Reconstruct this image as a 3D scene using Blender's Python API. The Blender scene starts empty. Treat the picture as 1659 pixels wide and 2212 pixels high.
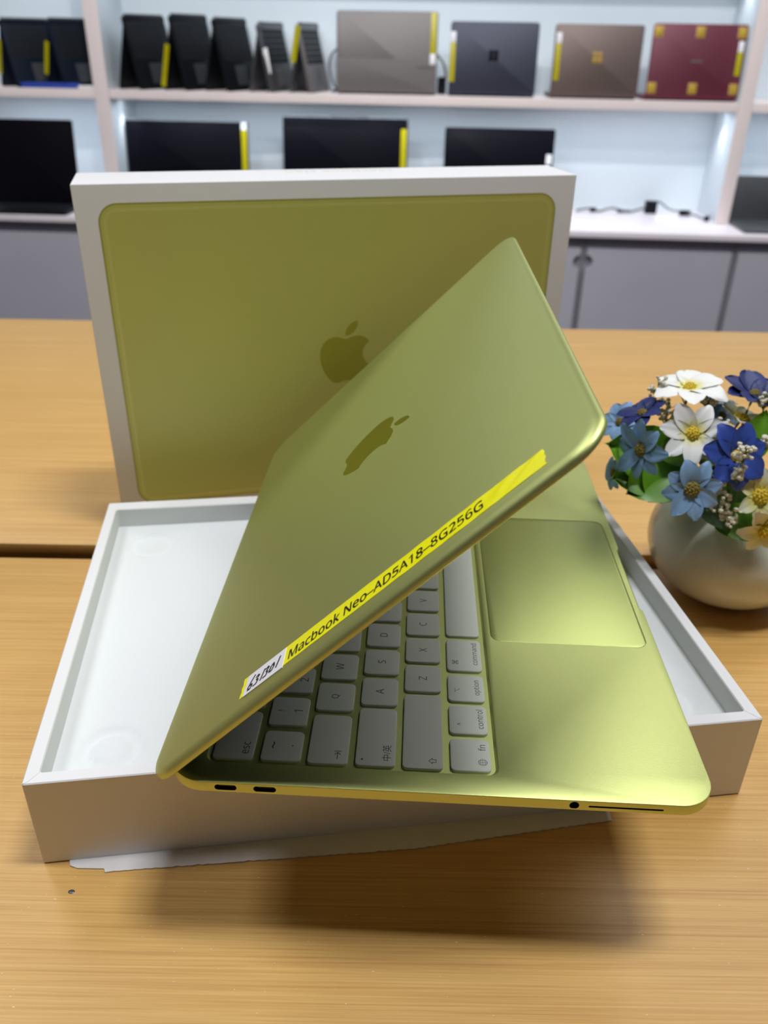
import bpy, bmesh, math, random
from math import sin, cos, pi, radians
from mathutils import Vector, Matrix, Euler

random.seed(7)
S = 0.01                      # the scene is laid out in centimetres, built in metres
C = bpy.context.scene.collection

# ------------------------------------------------------------------ camera, world, lights, exposure
PITCH, ROLL = 0.51792, 0.01791
cam_data = bpy.data.cameras.new('camera')
cam = bpy.data.objects.new('camera', cam_data); C.objects.link(cam)
F = Vector((0, cos(PITCH), -sin(PITCH))); U0 = Vector((0, sin(PITCH), cos(PITCH))); R0 = Vector((1, 0, 0))
Rr = R0 * cos(ROLL) + U0 * sin(ROLL); Uu = -R0 * sin(ROLL) + U0 * cos(ROLL)
M = Matrix(((Rr.x, Uu.x, -F.x), (Rr.y, Uu.y, -F.y), (Rr.z, Uu.z, -F.z))).to_4x4()
M.translation = Vector((0, 0, 31.529)) * S
cam.matrix_world = M
cam_data.sensor_fit = 'HORIZONTAL'; cam_data.sensor_width = 36.0
cam_data.lens = 1799.76 / 1659 * 36.0
cam_data.clip_start = 0.01; cam_data.clip_end = 50
cam_data.dof.use_dof = True
cam_data.dof.focus_distance = 0.325
cam_data.dof.aperture_fstop = 17.0
bpy.context.scene.camera = cam

sc = bpy.context.scene
sc.view_settings.view_transform = 'Standard'
sc.view_settings.look = 'None'
sc.view_settings.gamma = 1.0
sc.view_settings.use_curve_mapping = False
sc.view_settings.exposure = 0.0

world = bpy.data.worlds.new('world'); sc.world = world; world.use_nodes = True
world.node_tree.nodes['Background'].inputs[0].default_value = (0.75, 0.85, 1.0, 1)
world.node_tree.nodes['Background'].inputs[1].default_value = 0.25

def area(name, loc, sx, sy, power, color=(1, 1, 1), rot=(0, 0, 0), spread=None):
    l = bpy.data.lights.new(name, 'AREA'); l.shape = 'RECTANGLE'; l.size = sx * S; l.size_y = sy * S
    l.energy = power; l.color = color
    if spread: l.spread = spread
    o = bpy.data.objects.new(name, l); C.objects.link(o)
    o.location = Vector(loc) * S; o.rotation_euler = rot
    return o
def spot(name, loc, power, angle, color=(1, 1, 1), radius=0.8, blend=.8, rot=(0, 0, 0)):
    l = bpy.data.lights.new(name, 'SPOT'); l.energy = power; l.spot_size = angle; l.spot_blend = blend
    l.color = color; l.shadow_soft_size = radius * S
    o = bpy.data.objects.new(name, l); C.objects.link(o); o.location = Vector(loc) * S; o.rotation_euler = rot
    return o

SY = -0.05392                 # the shelf wall runs very slightly askew to the table
def SH(s, d, z=0.0):          # shelf-wall coordinates: along, behind the counter's front edge, up
    return Vector((s * cos(SY) - d * sin(SY), 285 + s * sin(SY) + d * cos(SY), z))

CEIL = 185.0
PANELS = [(30, 28, 44, 22, 20), (125, 165, 120, 110, 11), (-130, 170, 60, 60, 12), (-95, 45, 46, 46, 9)]
for (x, y, w, h, p) in PANELS:
    area('ceiling_lamp', (x, y, CEIL - 3), w, h, p, (0.95, 0.975, 1.0))
# added fill spots, out of view, to brighten the front of the display wall
FILL_SPOTS = [(-95, 110), (0, 110), (95, 110)]
for (x, y) in FILL_SPOTS:
    d = (SH(x * 1.15, 0, -8) - Vector((x, y, CEIL - 14)))
    spot('shelf_fill_spot', (x, y, CEIL - 14), 50, radians(80), (1.0, .98, .97), 4, .5, d.to_track_quat('-Z', 'Y').to_euler())
# LED strips built in under the shelf boards, shining on the back panel and the goods
area('shelf_strip', SH(8, 25, 11.6), 196, 1.2, 3.2, (0.80, 0.90, 1.0), (0, 0, SY))
area('shelf_strip', SH(8, 25, 55.0), 196, 1.2, 2.6, (0.80, 0.90, 1.0), (0, 0, SY))
area('shelf_strip', SH(-125, 25, 11.6), 46, 1.2, 0.9, (0.80, 0.90, 1.0), (0, 0, SY))
area('shelf_strip', SH(-125, 25, 55.0), 46, 1.2, .7, (0.80, 0.90, 1.0), (0, 0, SY))
area('shelf_strip', SH(140, 25, 11.6), 46, 1.2, 0.9, (0.80, 0.90, 1.0), (0, 0, SY))
area('shelf_strip', SH(140, 25, 55.0), 46, 1.2, .7, (0.80, 0.90, 1.0), (0, 0, SY))
SPOTS = [(-92.5, 30, 11.2), (108.0, 30, 11.2), (107.5, 30, 54.0)]
for (s, d, z) in SPOTS:
    spot('shelf_spot', SH(s, d, z), 1.6, radians(75), (0.92, 0.96, 1.0))

# ------------------------------------------------------------------ materials
def mat(name, color, rough=.5, metal=0.0, spec=.5, coat=0.0, bump=None, noise=None, emit=None, sub=0.0, trans=0.0, coat_rough=.1):
    m = bpy.data.materials.new(name); m.use_nodes = True
    nt = m.node_tree; b = nt.nodes['Principled BSDF']
    b.inputs['Base Color'].default_value = (*color, 1); b.inputs['Roughness'].default_value = rough
    b.inputs['Metallic'].default_value = metal; b.inputs['Specular IOR Level'].default_value = spec
    b.inputs['Coat Weight'].default_value = coat; b.inputs['Coat Roughness'].default_value = coat_rough
    if trans: b.inputs['Transmission Weight'].default_value = trans
    if emit:
        b.inputs['Emission Color'].default_value = (*emit[0], 1); b.inputs['Emission Strength'].default_value = emit[1]
    if sub:
        b.inputs['Subsurface Weight'].default_value = sub; b.inputs['Subsurface Radius'].default_value = (.004, .004, .003)
    tc = nt.nodes.new('ShaderNodeTexCoord')
    if noise:                 # (scale, amount): faint tone variation of the surface itself
        n = nt.nodes.new('ShaderNodeTexNoise'); n.inputs['Scale'].default_value = noise[0]; n.inputs['Detail'].default_value = 4
        nt.links.new(tc.outputs['Object'], n.inputs['Vector'])
        r = nt.nodes.new('ShaderNodeValToRGB')
        a = noise[1]
        r.color_ramp.elements[0].color = (*[c * (1 - a) for c in color], 1); r.color_ramp.elements[0].position = .3
        r.color_ramp.elements[1].color = (*[min(1, c * (1 + a)) for c in color], 1); r.color_ramp.elements[1].position = .7
        nt.links.new(n.outputs['Fac'], r.inputs['Fac']); nt.links.new(r.outputs['Color'], b.inputs['Base Color'])
    if bump:                  # (scale, strength, distance)
        n2 = nt.nodes.new('ShaderNodeTexNoise'); n2.inputs['Scale'].default_value = bump[0]; n2.inputs['Detail'].default_value = 3
        nt.links.new(tc.outputs['Object'], n2.inputs['Vector'])
        bp = nt.nodes.new('ShaderNodeBump'); bp.inputs['Strength'].default_value = bump[1]; bp.inputs['Distance'].default_value = bump[2]
        nt.links.new(n2.outputs['Fac'], bp.inputs['Height']); nt.links.new(bp.outputs['Normal'], b.inputs['Normal'])
    return m

def wood_mat():
    m = bpy.data.materials.new('light_wood'); m.use_nodes = True
    nt = m.node_tree; b = nt.nodes['Principled BSDF']; N = nt.nodes.new; L = nt.links.new
    tc = N('ShaderNodeTexCoord')
    def layer(sx, sy, detail, dist=0.0):
        mp = N('ShaderNodeMapping'); mp.inputs['Scale'].default_value = (sx, sy, 8)
        L(tc.outputs['Object'], mp.inputs['Vector'])
        n = N('ShaderNodeTexNoise'); n.inputs['Scale'].default_value = 1; n.inputs['Detail'].default_value = detail
        n.inputs['Roughness'].default_value = .65; n.inputs['Distortion'].default_value = dist
        L(mp.outputs['Vector'], n.inputs['Vector']); return n
    a = layer(6, 620, 5); c = layer(2.0, 110, 4, .12); d = layer(20, 1300, 2)
    mx = N('ShaderNodeMix'); mx.data_type = 'FLOAT'; mx.inputs[0].default_value = .28
    L(a.outputs['Fac'], mx.inputs[2]); L(c.outputs['Fac'], mx.inputs[3])
    mx2 = N('ShaderNodeMix'); mx2.data_type = 'FLOAT'; mx2.inputs[0].default_value = .22
    L(mx.outputs[0], mx2.inputs[2]); L(d.outputs['Fac'], mx2.inputs[3])
    r = N('ShaderNodeValToRGB'); e = r.color_ramp.elements
    e[0].position = .34; e[0].color = (.52, .265, .068, 1)
    e[1].position = .66; e[1].color = (.77, .49, .165, 1)
    k = e.new(.5); k.color = (.66, .385, .115, 1)
    L(mx2.outputs[0], r.inputs['Fac'])
    sp = layer(420, 1500, 0); sr = N('ShaderNodeMapRange')            # tiny pale nicks in the varnish
    sr.inputs['From Min'].default_value = .84; sr.inputs['From Max'].default_value = .88
    L(sp.outputs['Fac'], sr.inputs['Value'])
    sm = N('ShaderNodeMix'); sm.data_type = 'RGBA'; sm.inputs[7].default_value = (.80, .72, .58, 1)
    L(sr.outputs[0], sm.inputs[0]); L(r.outputs['Color'], sm.inputs[6])
    L(sm.outputs[2], b.inputs['Base Color'])
    b.inputs['Roughness'].default_value = .42
    bp = N('ShaderNodeBump'); bp.inputs['Strength'].default_value = .35; bp.inputs['Distance'].default_value = .0006
    L(mx2.outputs[0], bp.inputs['Height']); L(bp.outputs['Normal'], b.inputs['Normal'])
    return m

ALU = (.575, .625, .245)
MT = dict(
    wood=wood_mat(),
    alu=mat('citrus_aluminium', ALU, .47, .97, .5, bump=(2600, .32, .0001)),
    pad=mat('trackpad_surface', (.46, .51, .185), .45, .92, .5, bump=(2600, .1, .0001)),
    alu_logo=mat('polished_citrus', (.42, .44, .05), .16, .9),
    key=mat('pale_key', (.74, .78, .67), .55, 0, .4, bump=(3000, .1, .0001)),
    legend=mat('legend_grey', (.09, .095, .09), .6),
    hole=mat('port_dark', (.045, .038, .015), .5),
    glass=mat('screen_black', (.004, .004, .007), .3, 0, .06),
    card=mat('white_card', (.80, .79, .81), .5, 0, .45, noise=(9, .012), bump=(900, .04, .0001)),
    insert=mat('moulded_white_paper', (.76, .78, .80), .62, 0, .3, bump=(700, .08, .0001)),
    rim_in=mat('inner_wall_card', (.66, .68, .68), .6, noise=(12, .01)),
    tabcard=mat('grey_white_card', (.74, .72, .73), .6, noise=(30, .03)),
    kraft=mat('card_edge', (.40, .34, .27), .7),
    print_=mat('olive_print', (.56, .555, .145), .40, 0, .5, noise=(4, .05)),
    print_edge=mat('dark_olive_print', (.36, .355, .07), .4),
    print_logo=mat('deep_olive_print', (.36, .35, .03), .38),
    print_rim=mat('pale_olive_print', (.62, .61, .19), .4),
    gold_text=mat('pale_gold_text', (.66, .64, .42), .5),
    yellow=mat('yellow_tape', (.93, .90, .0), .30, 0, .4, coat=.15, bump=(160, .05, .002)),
    white=mat('white_paper_tag', (.80, .80, .86), .5),
    ink=mat('black_ink', (.006, .006, .008), .4),
    shelf=mat('warm_white_laminate', (.86, .76, .75), .38, noise=(5, .02)),
    counter=mat('counter_laminate', (.78, .72, .76), .32, noise=(5, .02)),
    panel=mat('cool_white_panel', (.66, .73, .78), .5, noise=(3, .02)),
    cab=mat('lavender_grey_laminate', (.43, .42, .49), .45, noise=(4, .03)),
    cabdark=mat('cabinet_gap', (.24, .23, .27), .6),
    wall=mat('painted_wall', (.30, .30, .31), .8, noise=(3, .02)),
    ceil=mat('ceiling_paint', (.40, .40, .40), .85, noise=(3, .02)),
    floor=mat('grey_floor', (.10, .095, .09), .5, noise=(3, .1)),
    lamp=mat('lamp_diffuser', (.9, .9, .9), .5, emit=((1, .98, .95), 2.0)),
    metal=mat('dark_metal', (.08, .08, .085), .35, .6),
    steel=mat('grey_steel', (.5, .5, .52), .35, .8),
    vase=mat('celadon_glaze', (.62, .64, .56), .16, 0, .5, coat=.5, noise=(14, .10)),
    soil=mat('dark_foam', (.02, .025, .015), .8),
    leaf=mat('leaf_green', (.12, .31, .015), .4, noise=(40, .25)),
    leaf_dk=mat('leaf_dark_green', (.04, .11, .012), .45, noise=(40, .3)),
    stem=mat('stem_green', (.11, .16, .03), .5),
    p_white=mat('petal_white', (.80, .80, .78), .5, noise=(60, .04)),
    p_cream=mat('petal_cream', (.72, .72, .50), .5, noise=(60, .06)),
    p_sky=mat('petal_pale_blue', (.22, .38, .62), .5, noise=(60, .12)),
    p_navy=mat('petal_navy', (.006, .016, .12), .5, noise=(60, .25)),
    p_royal=mat('petal_royal_blue', (.03, .07, .36), .5, noise=(60, .2)),
    c_yel=mat('flower_centre_yellow', (.72, .52, .03), .6, bump=(700, .8, .001)),
    c_olive=mat('flower_centre_olive', (.22, .17, .03), .7, bump=(700, .9, .001)),
    bud=mat('tiny_white_bud', (.66, .62, .48), .6),
    blackp=mat('black_plastic', (.007, .008, .011), .4, 0, .15),
    navyp=mat('navy_black_shell', (.007, .011, .022), .4, 0, .15),
    greyp=mat('graphite_shell', (.10, .105, .115), .38, .5),
    lgrey=mat('warm_grey_shell', (.15, .135, .135), .45, .3),
    lgrey2=mat('warm_grey_shell_lower', (.125, .11, .11), .6, .1),
    navy=mat('slate_shell', (.036, .04, .064), .45, .4),
    rose=mat('rose_taupe_shell', (.135, .098, .09), .45, .4),
    red=mat('burgundy_shell', (.13, .022, .042), .45, .2),
    keyb=mat('shelf_key', (.014, .015, .019), .5, 0, .15),
    goldt=mat('gold_sticker', (.45, .27, .05), .45, .2),
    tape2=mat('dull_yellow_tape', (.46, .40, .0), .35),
    bluebox=mat('blue_card', (.03, .07, .42), .4),
    clear=mat('clear_acrylic', (.92, .92, .94), .12, 0, .5),
    cable=mat('black_cable', (.012, .014, .014), .4),
    cableg=mat('grey_cable', (.16, .18, .19), .45),
)
# petals whose throat is yellow: object coordinates, radius from the flower's own centre
def throat(name, c0, c1, r0, r1):
    m = bpy.data.materials.new(name); m.use_nodes = True; nt = m.node_tree; b = nt.nodes['Principled BSDF']
    tc = nt.nodes.new('ShaderNodeTexCoord'); ln = nt.nodes.new('ShaderNodeVectorMath'); ln.operation = 'LENGTH'
    nt.links.new(tc.outputs['Object'], ln.inputs[0])
    r = nt.nodes.new('ShaderNodeValToRGB'); e = r.color_ramp.elements
    mr = nt.nodes.new('ShaderNodeMapRange'); mr.inputs['From Min'].default_value = r0 * S; mr.inputs['From Max'].default_value = r1 * S
    nt.links.new(ln.outputs['Value'], mr.inputs['Value']); nt.links.new(mr.outputs[0], r.inputs['Fac'])
    e[0].color = (*c0, 1); e[1].color = (*c1, 1)
    nt.links.new(r.outputs['Color'], b.inputs['Base Color']); b.inputs['Roughness'].default_value = .5
    b.inputs['Subsurface Weight'].default_value = .15; b.inputs['Subsurface Radius'].default_value = (.003, .003, .002)
    return m
MT['p_white'] = throat('petal_white_yellow_throat', (.70, .66, .05), (.82, .82, .80), .25, .95)
MT['p_cream'] = throat('petal_cream_yellow_throat', (.72, .66, .06), (.74, .76, .60), .35, 1.3)

# ------------------------------------------------------------------ helpers
def finish(bm, name, m, parent=None, smooth=True, angle=.55, mtx=None, recalc=True):
    if recalc: bmesh.ops.recalc_face_normals(bm, faces=bm.faces[:])
    for v in bm.verts: v.co *= S
    if smooth:
        for e in bm.edges:
            if len(e.link_faces) == 2 and e.calc_face_angle(0) > angle: e.smooth = False
        for f in bm.faces: f.smooth = True
    me = bpy.data.meshes.new(name); bm.to_mesh(me); bm.free()
    me.materials.append(MT[m] if isinstance(m, str) else m)
    o = bpy.data.objects.new(name, me); C.objects.link(o)
    if parent: o.parent = parent
    if mtx is not None:
        mm = mtx.copy(); mm.translation = mm.translation * S; o.matrix_local = mm
    return o
def tag(o, label=None, cat=None, group=None, kind=None):
    if label: o['label'] = label
    if cat: o['category'] = cat
    if group: o['group'] = group
    if kind: o['kind'] = kind
    return o
def empty(name, loc=(0, 0, 0), rot=(0, 0, 0), mtx=None):
    o = bpy.data.objects.new(name, None); C.objects.link(o); o.empty_display_size = .02
    if mtx is not None:
        mm = mtx.copy(); mm.translation = mm.translation * S; o.matrix_world = mm
    else:
        o.location = Vector(loc) * S; o.rotation_euler = rot
    return o
def rr(w, h, r, n=8, cx=0, cy=0):
    pts = []
    for (sx, sy, a0) in ((1, 1, 0), (-1, 1, 90), (-1, -1, 180), (1, -1, 270)):
        for i in range(n + 1):
            a = radians(a0 + 90 * i / n)
            pts.append((cx + sx * (w / 2 - r) + r * cos(a), cy + sy * (h / 2 - r) + r * sin(a)))
    return pts
def loft(bm, loops, cap0=True, cap1=True):
    rings = [[bm.verts.new(p) for p in lp] for lp in loops]
    for a, b in zip(rings, rings[1:]):
        n = len(a)
        for i in range(n):
            bm.faces.new((a[i], a[(i + 1) % n], b[(i + 1) % n], b[i]))
    if cap0: bm.faces.new(rings[0][::-1])
    if cap1: bm.faces.new(rings[-1])
    return rings
def ring_edges(bm, ring):
    out = []
    for i in range(len(ring)):
        a, b = ring[i], ring[(i + 1) % len(ring)]
        e = bm.edges.get((a, b)) or bm.edges.new((a, b)); out.append(e)
    return out
def fill(bm, rings):
    es = []
    for r in rings: es += ring_edges(bm, r)
    bmesh.ops.triangle_fill(bm, use_beauty=True, edges=es)
def plate(bm, w, h, r, z0, z1, bev=.03, n=6, cx=0, cy=0):
    lv = [(bev, z0), (0, z0 + bev), (0, z1 - bev), (bev * .3, z1 - bev * .3), (bev, z1)]
    loft(bm, [[(x, y, z) for x, y in rr(w - 2 * o, h - 2 * o, max(r - o, .005), n, cx, cy)] for o, z in lv])
def box(bm, x0, x1, y0, y1, z0, z1, bev=0.0):
    vs = [bm.verts.new((x, y, z)) for z in (z0, z1) for x, y in ((x0, y0), (x1, y0), (x1, y1), (x0, y1))]
    fs = []
    for f in ((3, 2, 1, 0), (4, 5, 6, 7), (0, 1, 5, 4), (1, 2, 6, 5), (2, 3, 7, 6), (3, 0, 4, 7)):
        fs.append(bm.faces.new([vs[i] for i in f]))
    if bev:
        es = {e for f in fs for e in f.edges}
        bmesh.ops.bevel(bm, geom=list(es), offset=bev, segments=2, affect='EDGES', profile=.6)
def tube(bm, pts, rad, n=8, cap=True):
    pts = [Vector(p) for p in pts]; loops = []
    up = Vector((0, 0, 1))
    for i, p in enumerate(pts):
        t = (pts[min(i + 1, len(pts) - 1)] - pts[max(i - 1, 0)]).normalized()
        a = t.cross(up)
        if a.length < 1e-3: a = t.cross(Vector((0, 1, 0)))
        a.normalize(); b = a.cross(t)
        r = rad[i] if isinstance(rad, (list, tuple)) else rad
        loops.append([p + (a * cos(2 * pi * k / n) + b * sin(2 * pi * k / n)) * r for k in range(n)])
    loft(bm, loops, cap, cap)
def lathe(bm, prof, n=48, cx=0, cy=0):
    rings = [[bm.verts.new((cx + r * cos(2 * pi * k / n), cy + r * sin(2 * pi * k / n), z)) for k in range(n)] for r, z in prof]
    for a, b in zip(rings, rings[1:]):
        for i in range(n): bm.faces.new((a[i], a[(i + 1) % n], b[(i + 1) % n], b[i]))
    return rings
def poly(bm, pts, z0, z1):
    """prism of a closed outline"""
    a = [bm.verts.new((x, y, z0)) for x, y in pts]; b = [bm.verts.new((x, y, z1)) for x, y in pts]
    n = len(pts)
    for i in range(n): bm.faces.new((a[i], a[(i + 1) % n], b[(i + 1) % n], b[i]))
    fill(bm, [b]); fill(bm, [a])
def sans(s_):
    out = ''
    for ch in s_:
        if 'A' <= ch <= 'Z': out += chr(0x1D5A0 + ord(ch) - 65)
        elif 'a' <= ch <= 'z': out += chr(0x1D5BA + ord(ch) - 97)
        elif '0' <= ch <= '9': out += chr(0x1D7E2 + ord(ch) - 48)
        else: out += ch
    return out
def text_mesh(name, body, m, parent, mtx, width=None, height=None, size=1.0, shear=0.0, align='LEFT', thick=.0015, heavy=.0):
    """lettering as a mesh; width/height in cm fit the glyph box exactly"""
    c = bpy.data.curves.new(name, 'FONT'); c.body = sans(body); c.size = 1.0; c.shear = shear; c.resolution_u = 4
    o = bpy.data.objects.new(name, c); C.objects.link(o)
    dg = bpy.context.evaluated_depsgraph_get()
    me = bpy.data.meshes.new_from_object(o.evaluated_get(dg))
    bpy.data.objects.remove(o); bpy.data.curves.remove(c)
    xs = [v.co.x for v in me.vertices]; ys = [v.co.y for v in me.vertices]
    x0, x1, y0, y1 = min(xs), max(xs), min(ys), max(ys)
    kx = (width / (x1 - x0)) if width else None; ky = (height / (y1 - y0)) if height else None
    kx = kx or ky or size; ky = ky or kx
    if align == 'BOX': ox, oy = x0, y0
    elif align == 'CENTER': ox, oy = (x0 + x1) / 2, (y0 + y1) / 2
    else: ox, oy = x0, 0
    bm = bmesh.new(); bm.from_mesh(me); bpy.data.meshes.remove(me)
    for v in bm.verts: v.co = Vector(((v.co.x - ox) * kx, (v.co.y - oy) * ky, 0))
    g = bmesh.ops.extrude_face_region(bm, geom=bm.faces[:])
    for v in g['geom']:
        if isinstance(v, bmesh.types.BMVert): v.co.z = thick
    if heavy:                 # thicker strokes: the outline laid down twice, slightly shifted
        d_ = bmesh.ops.duplicate(bm, geom=bm.verts[:] + bm.edges[:] + bm.faces[:])['geom']
        for v in d_:
            if isinstance(v, bmesh.types.BMVert): v.co += Vector((heavy, heavy * .4, .0003))
    return finish(bm, name, m, parent, smooth=False, mtx=mtx)
def T(x, y, z): return Matrix.Translation((x, y, z))
def axes(ex, ey, loc):
    ex = Vector(ex).normalized(); ey = Vector(ey).normalized(); ez = ex.cross(ey)
    m = Matrix((ex, ey, ez)).transposed().to_4x4(); m.translation = Vector(loc); return m

APPLE = ("m12.152 6.896c-.948 0-2.415-1.078-3.96-1.04-2.04.027-3.91 1.183-4.961 3.014-2.117 3.675-.546 9.103 1.519 12.09 "
         "1.013 1.454 2.208 3.09 3.792 3.039 1.52-.065 2.09-.987 3.935-.987 1.831 0 2.35.987 3.96.948 1.637-.026 2.676-1.48 "
         "3.676-2.948 1.156-1.688 1.636-3.325 1.662-3.415-.039-.013-3.182-1.221-3.22-4.857-.026-3.04 2.48-4.494 2.597-4.559"
         "-1.429-2.09-3.623-2.324-4.39-2.376-2-.156-3.675 1.09-4.61 1.09z")
LEAF = "m15.53 3.83c.843-1.012 1.4-2.427 1.245-3.83-1.207.052-2.662.805-3.532 1.818-.78.896-1.454 2.338-1.273 3.714 1.338.104 2.715-.688 3.559-1.701"
import re
def svg(path, n=7):
    tok = re.findall(r'[mcz]|-?\d*\.?\d+', path); i = 1
    x, y = float(tok[1]), float(tok[2]); pts = [(x, y)]; i = 4
    while i + 5 < len(tok) + 0 and tok[i] != 'z':
        v = [float(t) for t in tok[i:i + 6]]; i += 6
        p0 = (x, y); p1 = (x + v[0], y + v[1]); p2 = (x + v[2], y + v[3]); p3 = (x + v[4], y + v[5])
        for k in range(1, n + 1):
            t = k / n; u = 1 - t
            pts.append(tuple(u ** 3 * p0[j] + 3 * u * u * t * p1[j] + 3 * u * t * t * p2[j] + t ** 3 * p3[j] for j in (0, 1)))
        x, y = p3
        if i >= len(tok): break
    out = []
    for p in pts:
        if not out or math.dist(p, out[-1]) > .02: out.append(p)
    if math.dist(out[0], out[-1]) < .05: out.pop()
    return out
def emblem(name, m, parent, mtx, height, thick=.006):
    k = height / 24.0; bm = bmesh.new()
    for path in (APPLE, LEAF):
        poly(bm, [((x - 11.47) * k, (12 - y) * k) for x, y in svg(path)], 0, thick)
    return finish(bm, name, m, parent, smooth=False, mtx=mtx)

# ------------------------------------------------------------------ the room
def struct(name, x0, x1, y0, y1, z0, z1, m):
    bm = bmesh.new(); box(bm, x0, x1, y0, y1, z0, z1)
    return tag(finish(bm, name, m, smooth=False), kind='structure')
FLOOR = -76.0
struct('floor', -340, 340, -260, 372, FLOOR - 4, FLOOR, 'floor')
struct('ceiling', -340, 340, -260, 372, CEIL, CEIL + 4, 'ceil')
struct('wall_back', -340, 340, 352, 358, FLOOR, CEIL, 'wall')
struct('wall_left', -346, -340, -260, 372, FLOOR, CEIL, 'wall')
struct('wall_right', 340, 346, -260, 372, FLOOR, CEIL, 'wall')
struct('wall_front', -340, 340, -266, -260, FLOOR, CEIL, 'wall')
for i, (x, y, w, h, p) in enumerate(PANELS):
    t = empty('ceiling_light', (x, y, CEIL))
    tag(t, ('square white ceiling light panel right above the open tray', 'square white ceiling light panel in front of the shelves, right side', 'square white ceiling light panel in front of the shelves, left side', 'square white ceiling light panel left of the tables')[i], 'ceiling light', 'ceiling lights')
    bm = bmesh.new(); plate(bm, w + 4, h + 4, 1.0, -2.4, 0, .2); finish(bm, 'frame', 'shelf', t)
    bm = bmesh.new(); plate(bm, w, h, .8, -2.7, -2.42, .05); finish(bm, 'diffuser', 'lamp', t)

for (x, y), lb in zip(FILL_SPOTS, ('left', 'middle', 'right')):  # made-up fixtures around the added fill spots, outside the view
    t = empty('added_fill_fixture', (x, y, CEIL)); tag(t, lb + ' of the three added black fill spotlights, out of view, brightening the shelf fronts', 'spotlight', 'added fill spotlights')
    d = (SH(x * 1.15, 0, -8) - Vector((x, y, CEIL - 14))).normalized(); p0 = Vector((0, 0, -14))
    bm = bmesh.new(); tube(bm, [(0, 0, 0), (0, 0, -9)], 1.0, 12); finish(bm, 'stem', 'metal', t)
    bm = bmesh.new(); tube(bm, [p0 - d * 12, p0 - d * 11, p0 - d * 5], [4.0, 4.8, 4.8], 24); finish(bm, 'housing', 'metal', t)

# ------------------------------------------------------------------ display wall: cabinets, counter, shelving
def shelf_obj(name, s=0, d=0, z=0):
    return empty(name, SH(s, d, z), (0, 0, SY))
CT = -22.4                    # counter top
bm = bmesh.new(); box(bm, -200, 200, 0, 47, CT - 1.9, CT, .25)
o = finish(bm, 'countertop', 'counter'); o.location = SH(0, 0) * S; o.rotation_euler = (0, 0, SY)
tag(o, 'long pinkish white countertop running under the display shelves', 'countertop')
edges_ = [-198, -147, -97, -42, 14, 64.8, 114, 165, 200]
names_ = ['grey cabinet at far left under the counter', 'grey cabinet left of the standing box', 'grey cabinet behind the left of the standing box',
          'grey cabinet hidden behind the middle of the standing box', 'grey cabinet with a finger hole just right of the standing box edge',
          'wide grey cabinet right of the standing box under the loose cables', 'grey cabinet at the right end behind the flowers', 'grey cabinet beyond the right edge']
for i in range(8):
    a, b = edges_[i], edges_[i + 1]
    if b < -150 or a > 150: continue                              # wholly outside the view
    t = shelf_obj('base_cabinet', (a + b) / 2, 2, FLOOR); w = b - a; hh = CT - 1.9 - FLOOR
    tag(t, names_[i], 'cabinet', 'base cabinets')
    bm = bmesh.new(); box(bm, -w / 2 + .05, w / 2 - .05, 2.0, 44, 0, hh - .05); finish(bm, 'body', 'cabdark', t, smooth=False)
    bm = bmesh.new()
    # door with a half-round finger hole in its top corner
    hx = (w / 2 - 1.1); sgn = 1 if i % 2 == 0 else -1
    pts = [(-hx, 1), (hx, 1)]
    top = hh - 4.0
    hole = [(hx, top - 6.5 + 0)] + [(hx - 2.2 * sin(a_), top - 4.3 - 2.2 * cos(a_)) for a_ in [pi * k / 8 for k in range(1, 8)]] + [(hx, top - 2.1)]
    pts += hole + [(hx, top), (-hx, top)]
    a0 = [bm.verts.new((x * sgn, 0, z)) for x, z in pts]; a1 = [bm.verts.new((x * sgn, 1.8, z)) for x, z in pts]
    for k in range(len(pts)): bm.faces.new((a0[k], a0[(k + 1) % len(pts)], a1[(k + 1) % len(pts)], a1[k]))
    fill(bm, [a0]); fill(bm, [a1])
    finish(bm, 'door', 'cab', t, smooth=False)

BD = 20.0                     # shelf fronts stand 20 cm behind the counter's front edge
t = shelf_obj('shelving_unit', 0, 0, CT); tag(t, 'white wall shelving with pinkish edges holding the laptops', 'shelves')
z_of = lambda z: z - CT
bm = bmesh.new(); box(bm, -200, 200, 43.2, 45, z_of(CT), z_of(110)); finish(bm, 'back_panel', 'panel', t, smooth=False)
for (a, b) in ((-100.4, -95.6), (111.0, 115.4)):
    bm = bmesh.new(); box(bm, a, b, BD, 43.1, 0.02, z_of(110), .12); f = finish(bm, 'upright', 'panel', t)
    bm = bmesh.new(); box(bm, a, b, BD - .35, BD, 0.02, z_of(110), .1); finish(bm, 'edge_strip', 'shelf', f)
for z1, k in ((15.0, 0), (58.5, 1)):
    for (a, b) in ((-199, -100.5), (-95.5, 110.9), (115.5, 199)):
        bm = bmesh.new(); box(bm, a, b, BD + .3, 43.1, z_of(z1 - 2.8), z_of(z1), .1); f = finish(bm, 'shelf_board', 'shelf', t)
        bm = bmesh.new(); box(bm, a, b, BD, BD + .3, z_of(z1 - 2.8), z_of(z1), .08); finish(bm, 'edge_strip', 'shelf', f)
for (s, d, z), lb in zip(SPOTS, ('small round spotlight under the middle shelf beside the left upright', 'small round spotlight under the middle shelf beside the right upright',
                                 'small round spotlight under the top shelf at the right')):
    h = shelf_obj('spotlight', s, d, z + (1 if z < 20 else 1.7)); tag(h, lb, 'spotlight')
    bm = bmesh.new(); rs = lathe(bm, [(1.9, 0), (1.9, -.5), (1.5, -.6), (1.3, -.3)], 24); finish(bm, 'housing', 'steel', h)
    bm = bmesh.new(); rs = lathe(bm, [(.01, -.32), (1.3, -.32), (1.3, -.26), (.01, -.26)], 24); finish(bm, 'lens', mat('spot_lens', (.9, .95, 1), .3, emit=((.9, .95, 1), 14)), h)

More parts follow.
